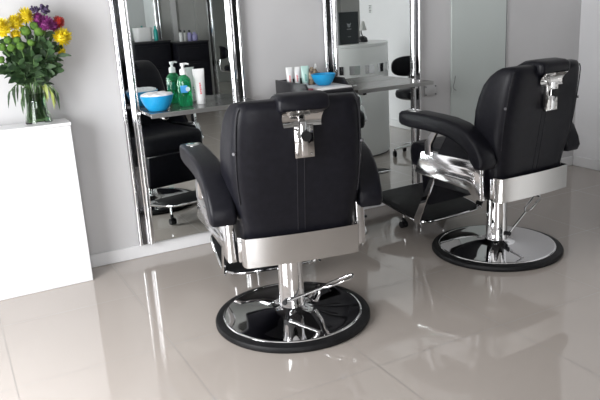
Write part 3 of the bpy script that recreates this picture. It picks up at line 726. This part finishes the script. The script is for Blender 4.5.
obj('base_board', box(BM(), -0.178, 0.178, -0.19, 0.185, 0.105, 0.1195, 0.004), 'black_plastic', t)
for u in (-1, 1):
    for y in (-1, 1):
        b = BM(); tube(b, [(u * 0.160, y * 0.165, 0.106), (u * 0.160, y * 0.165, 0.045)], 0.008, 10); lg = obj('leg', b, 'chrome', t)
        b = BM(); tube(b, [(u * 0.160 - 0.011, y * 0.165, 0.0255), (u * 0.160 + 0.011, y * 0.165, 0.0255)], 0.025, 18); obj('caster', b, 'white_plastic', lg)
TZ = 0.8545
cream_tube('white tube with red lettering at the far left of trolley', (1.735, 3.475, TZ), R(-20), 0.116, 0.040, 'white_plastic', 'red_ink')
cream_tube('white tube with red lettering, second in the trolley row', (1.782, 3.475, TZ), R(-25), 0.114, 0.037, 'white_plastic', 'red_ink')
cream_tube('pale teal tube beside the mottled jar on the trolley', (1.828, 3.465, TZ), R(-15), 0.116, 0.047, 'teal_plastic', 'green_ink')
t = thing('jar', 'small brown mottled jar between teal tube and spray bottle', 'jar', (1.877, 3.475, TZ))
b = BM(); lathe(b, [(0, 0.0006), (0.027, 0.0006), (0.033, 0.012), (0.036, 0.045), (0.034, 0.078), (0.024, 0.094), (0, 0.098)], 32); obj('body', b, 'leopard', t)
b = BM(); lathe(b, [(0, 0.096), (0.010, 0.097), (0.010, 0.104), (0, 0.105)], 20); obj('lid', b, 'leopard', t)
t = thing('spray_bottle', 'dark spray bottle with white nozzle behind the blue bowl', 'bottle', (1.925, 3.515, TZ))
b = BM(); lathe(b, [(0, 0.0006), (0.028, 0.0006), (0.031, 0.004), (0.031, 0.055), (0.026, 0.066), (0.012, 0.070), (0.012, 0.074), (0, 0.074)], 32); obj('body', b, 'grey_ink', t)
b = BM(); lathe(b, [(0, 0.073), (0.013, 0.073), (0.0125, 0.092), (0.008, 0.096), (0.0065, 0.112), (0.003, 0.118), (0, 0.1185)], 20); obj('nozzle', b, 'white_plastic', t)
b = BM(); box(b, -0.125, 0.085, -0.175, 0.03, 0.0005, 0.011, 0.004, 2)
for v in b.verts: v.co.z += 0.002 * math.sin(v.co.x * 40) * (1 if v.co.z > 0.005 else 0)
o = tag(obj('towel', b, 'towel'), 'folded white towel on the trolley tray under blue bowl', 'towel'); o.location = (1.895, 3.385, TZ)
bowl('plain blue bowl on the white towel of the black trolley', (1.878, 3.345, TZ + 0.0125), 0.069, 0.062, False)
t = thing('hair_clip', 'small pink clip on trolley tray in front of the tubes', 'clip', (1.742, 3.26, TZ), R(20))
obj('clip_body', box(BM(), -0.022, 0.022, -0.008, 0.008, 0.0006, 0.012, 0.003), 'pink', t)

# ------------------------------------------------------------------ seen only in the mirrors
t = thing('reception_desk', 'white curved reception desk with chrome band, reflected in mirror', 'desk', (3.17, 1.88, 0))
b = BM(); lathe(b, [(0, 0.0125), (0.397, 0.0125), (0.40, 0.016), (0.40, 0.930), (0.396, 0.935), (0, 0.935)], 96); obj('body', b, 'desk_white', t)
b = BM(); lathe(b, [(0, 0.001), (0.390, 0.001), (0.390, 0.012), (0, 0.012)], 64); obj('plinth', b, 'grey_ink', t)
b = BM(); lathe(b, [(0, 0.9355), (0.397, 0.9355), (0.401, 0.938), (0.401, 0.957), (0.398, 0.96), (0, 0.96)], 96); obj('countertop', b, 'desk_white', t)
for k in range(9):
    a0 = R(20 + k * 20); n = 6; w = R(13)
    rings = []
    for q in range(n + 1):
        a = a0 + w * q / n
        rings.append([Vector((rr * math.cos(a), rr * math.sin(a), z)) for rr, z in ((0.3995, 0.72), (0.404, 0.72), (0.404, 0.79), (0.3995, 0.79))])
    obj('band_tile', loft(BM(), rings), 'chrome', t)
t = thing('display_box', 'black box with pale emblem on the reception desk, in mirror', 'box', (3.105, 2.06, 0.9605))
obj('body', box(BM(), -0.095, 0.095, -0.055, 0.055, 0.0, 0.262, 0.002, 1), 'box_black', t)
b = BM()   # pale emblem: a small pointed-ear head over a bar and a fine line
fn = lambda a, c, y: Vector((a, y, c))
for poly in ([(-0.020, 0.175), (-0.013, 0.150), (-0.006, 0.156), (-0.012, 0.166)], [(0.020, 0.175), (0.012, 0.166), (0.006, 0.156), (0.013, 0.150)],
             [(-0.006, 0.166), (0.006, 0.166), (0.004, 0.152), (0, 0.138), (-0.004, 0.152)], [(-0.014, 0.146), (-0.006, 0.150), (-0.004, 0.136)], [(0.014, 0.146), (0.004, 0.136), (0.006, 0.150)]):
    prism(b, poly, fn, 0.0552, 0.0565)
box(b, -0.022, 0.022, 0.0552, 0.0565, 0.121, 0.125); box(b, -0.014, 0.014, 0.0552, 0.0565, 0.060, 0.0625)
bm_e = obj('emblem', b, 'emblem', bpy.data.objects[t.name], smooth=False)
t = thing('desk_lamp', 'small black desk lamp with pale cone shade, in mirror', 'lamp', (3.325, 1.98, 0.9605))
b = BM(); lathe(b, [(0, 0.0005), (0.042, 0.0005), (0.045, 0.008), (0.038, 0.035), (0.018, 0.05), (0, 0.052)], 28); obj('base', b, 'black_plastic', t)
b = BM(); tube(b, smoothpath([(0, 0, 0.045), (-0.015, 0, 0.09), (-0.005, 0, 0.14), (0.01, 0, 0.165)], 4), 0.005, 8); obj('arm', b, 'black_plastic', t)
b = BM(); lathe(b, [(0.010, 0.175), (0.013, 0.17), (0.034, 0.098), (0.032, 0.098), (0.010, 0.168)], 28, (0.005, 0)); obj('shade', b, 'lamp_shade', t)
t = thing('wall_notice', 'small pale notice with dark lines on side wall, in mirror', 'notice', (WX, 0.775, 1.218))
obj('plate', box(BM(), -0.006, -0.0005, -0.032, 0.032, -0.045, 0.045, 0.001, 1), 'white_plastic', t)
b = BM()
for k in range(5): box(b, -0.0072, -0.0058, -0.022 + 0.003 * (k % 2), 0.022 - 0.004 * (k % 3), 0.030 - k * 0.016, 0.037 - k * 0.016)
obj('printed_lines', b, 'grey_ink', t, smooth=False)

def make_stool(label, loc, rz):
    t = thing('salon_stool', label, 'stool', loc, rz, 'black salon stools seen in the mirrors')
    b = BM()
    for k in range(5):
        a = 2 * PI * k / 5
        tube(b, [(0, 0, 0.10), (0.11 * math.cos(a), 0.11 * math.sin(a), 0.085), (0.20 * math.cos(a), 0.20 * math.sin(a), 0.065)], [0.016, 0.013, 0.010], 8)
    obj('star_base', b, 'chrome', t)
    for k in range(5):
        a = 2 * PI * k / 5; c = (0.20 * math.cos(a), 0.20 * math.sin(a))
        b = BM(); tube(b, [(c[0] - 0.012, c[1], 0.0265), (c[0] + 0.012, c[1], 0.0265)], 0.026, 16)
        tube(b, [(c[0], c[1], 0.03), (c[0], c[1], 0.07)], 0.007, 8); obj('caster', b, 'rubber', t)
    b = BM(); lathe(b, [(0, 0.09), (0.026, 0.09), (0.026, 0.28), (0.015, 0.285), (0.015, 0.50), (0, 0.50)], 20); obj('gas_column', b, 'chrome', t)
    b = BM(); lathe(b, [(0, 0.495), (0.15, 0.495), (0.178, 0.51), (0.183, 0.535), (0.175, 0.56), (0.14, 0.573), (0, 0.575)], 40); obj('seat', b, 'leather', t)
    obj('back_bracket', tube(BM(), smoothpath([(0, 0.10, 0.495), (0, 0.21, 0.50), (0, 0.24, 0.56), (0, 0.225, 0.66)], 5), 0.011, 10), 'chrome', t)
    rings = []
    for y, f in ((0.19, 0.9), (0.195, 1.0), (0.22, 1.0), (0.228, 0.9)):
        rings.append([Vector((0.175 * f * cq(2 * PI * k / 40, 0.75), y - 0.10 * (abs(0.175 * f * cq(2 * PI * k / 40, 0.75)) / 0.175) ** 2 * 0.5, 0.745 + 0.085 * f * sq(2 * PI * k / 40, 0.75))) for k in range(40)])
    obj('backrest', loft(BM(), rings), 'leather', t, angle=60)
    return t
st = make_stool('black salon stool beside the white desk, in right mirror', (3.535, 2.47, 0), R(-160))
dup(st, (3.62, -1.65, 0), R(100), 'black salon stool by the grey pillar, in left mirror')

def cabinet(label, loc, w, d, h, nd):
    t = thing('black_cabinet', label, 'cabinet', loc, 0, 'black cabinets seen in the left mirror')
    obj('body', box(BM(), -w, w, -d, d, 0.0, h - 0.02, 0.004), 'black_cabinet', t)
    obj('worktop', box(BM(), -w - 0.008, w + 0.008, -d, d + 0.012, h - 0.02, h, 0.006), 'black_plastic', t)
    for k in range(nd):
        z = 0.06 + k * (h - 0.10) / nd
        q = obj('drawer', box(BM(), -w + 0.012, w - 0.012, d, d + 0.014, z, z + (h - 0.10) / nd - 0.012, 0.003), 'black_cabinet', t)
        obj('drawer_handle', box(BM(), -0.07, 0.07, d + 0.013, d + 0.024, z + (h - 0.10) / nd - 0.045, z + (h - 0.10) / nd - 0.037, 0.002), 'rubber', q)
    return t
cabinet('black cabinet with the white basin on it, in left mirror', (2.52, -2.0, 0), 0.235, 0.22, 0.955, 3)
cabinet('black cabinet with the lilac bottles on it, in left mirror', (3.0, -1.80, 0), 0.215, 0.20, 0.925, 4)
t = thing('basin', 'white basin with rounded rim on black cabinet, in left mirror', 'basin', (2.46, -2.0, 0.9555))
rings = []
for f, z in ((0.88, 0.0006), (0.92, 0.01), (0.99, 0.11), (1.0, 0.17), (0.985, 0.176), (0.93, 0.165), (0.75, 0.03)):
    rings.append([Vector((0.115 * f * cq(2 * PI * k / 36, 0.5), 0.11 * f * sq(2 * PI * k / 36, 0.5), z)) for k in range(36)])
obj('shell', loft(BM(), rings), 'white_gloss', t)
def small_bottle(label, loc, mat, capmat, r, h, group):
    t = thing('bottle', label, 'bottle', loc, 0, group)
    b = BM(); lathe(b, [(0, 0.0006), (r * 0.95, 0.0006), (r, 0.006), (r, h * 0.66), (r * 0.8, h * 0.76), (r * 0.42, h * 0.80), (0, h * 0.80)], 24); obj('body', b, mat, t)
    b = BM(); lathe(b, [(0, h * 0.79), (r * 0.5, h * 0.79), (r * 0.48, h), (0, h)], 16); obj('cap', b, capmat, t)
    return t
small_bottle('slim teal bottle beside the white basin, in left mirror', (2.615, -1.93, 0.9555), 'teal', 'teal', 0.026, 0.19, 'teal bottles')
small_bottle('teal bottle with dark cap behind the slim one, in left mirror', (2.66, -2.06, 0.9555), 'teal', 'black_plastic', 0.024, 0.15, 'teal bottles')
Lg = 'bottles on the right black cabinet'
small_bottle('small white bottle with dark cap, first of the cabinet row', (2.90, -1.76, 0.9255), 'white_plastic', 'black_plastic', 0.024, 0.15, Lg)
small_bottle('small pale bottle with dark cap, second of the cabinet row', (2.96, -1.78, 0.9255), 'lamp_shade', 'black_plastic', 0.024, 0.14, Lg)
small_bottle('lilac bottle with dark cap, third of the cabinet row', (3.02, -1.76, 0.9255), 'lilac', 'black_plastic', 0.028, 0.14, Lg)
small_bottle('broad lilac jar at the end of the cabinet row', (3.09, -1.77, 0.9255), 'lilac', 'lilac', 0.042, 0.11, Lg)
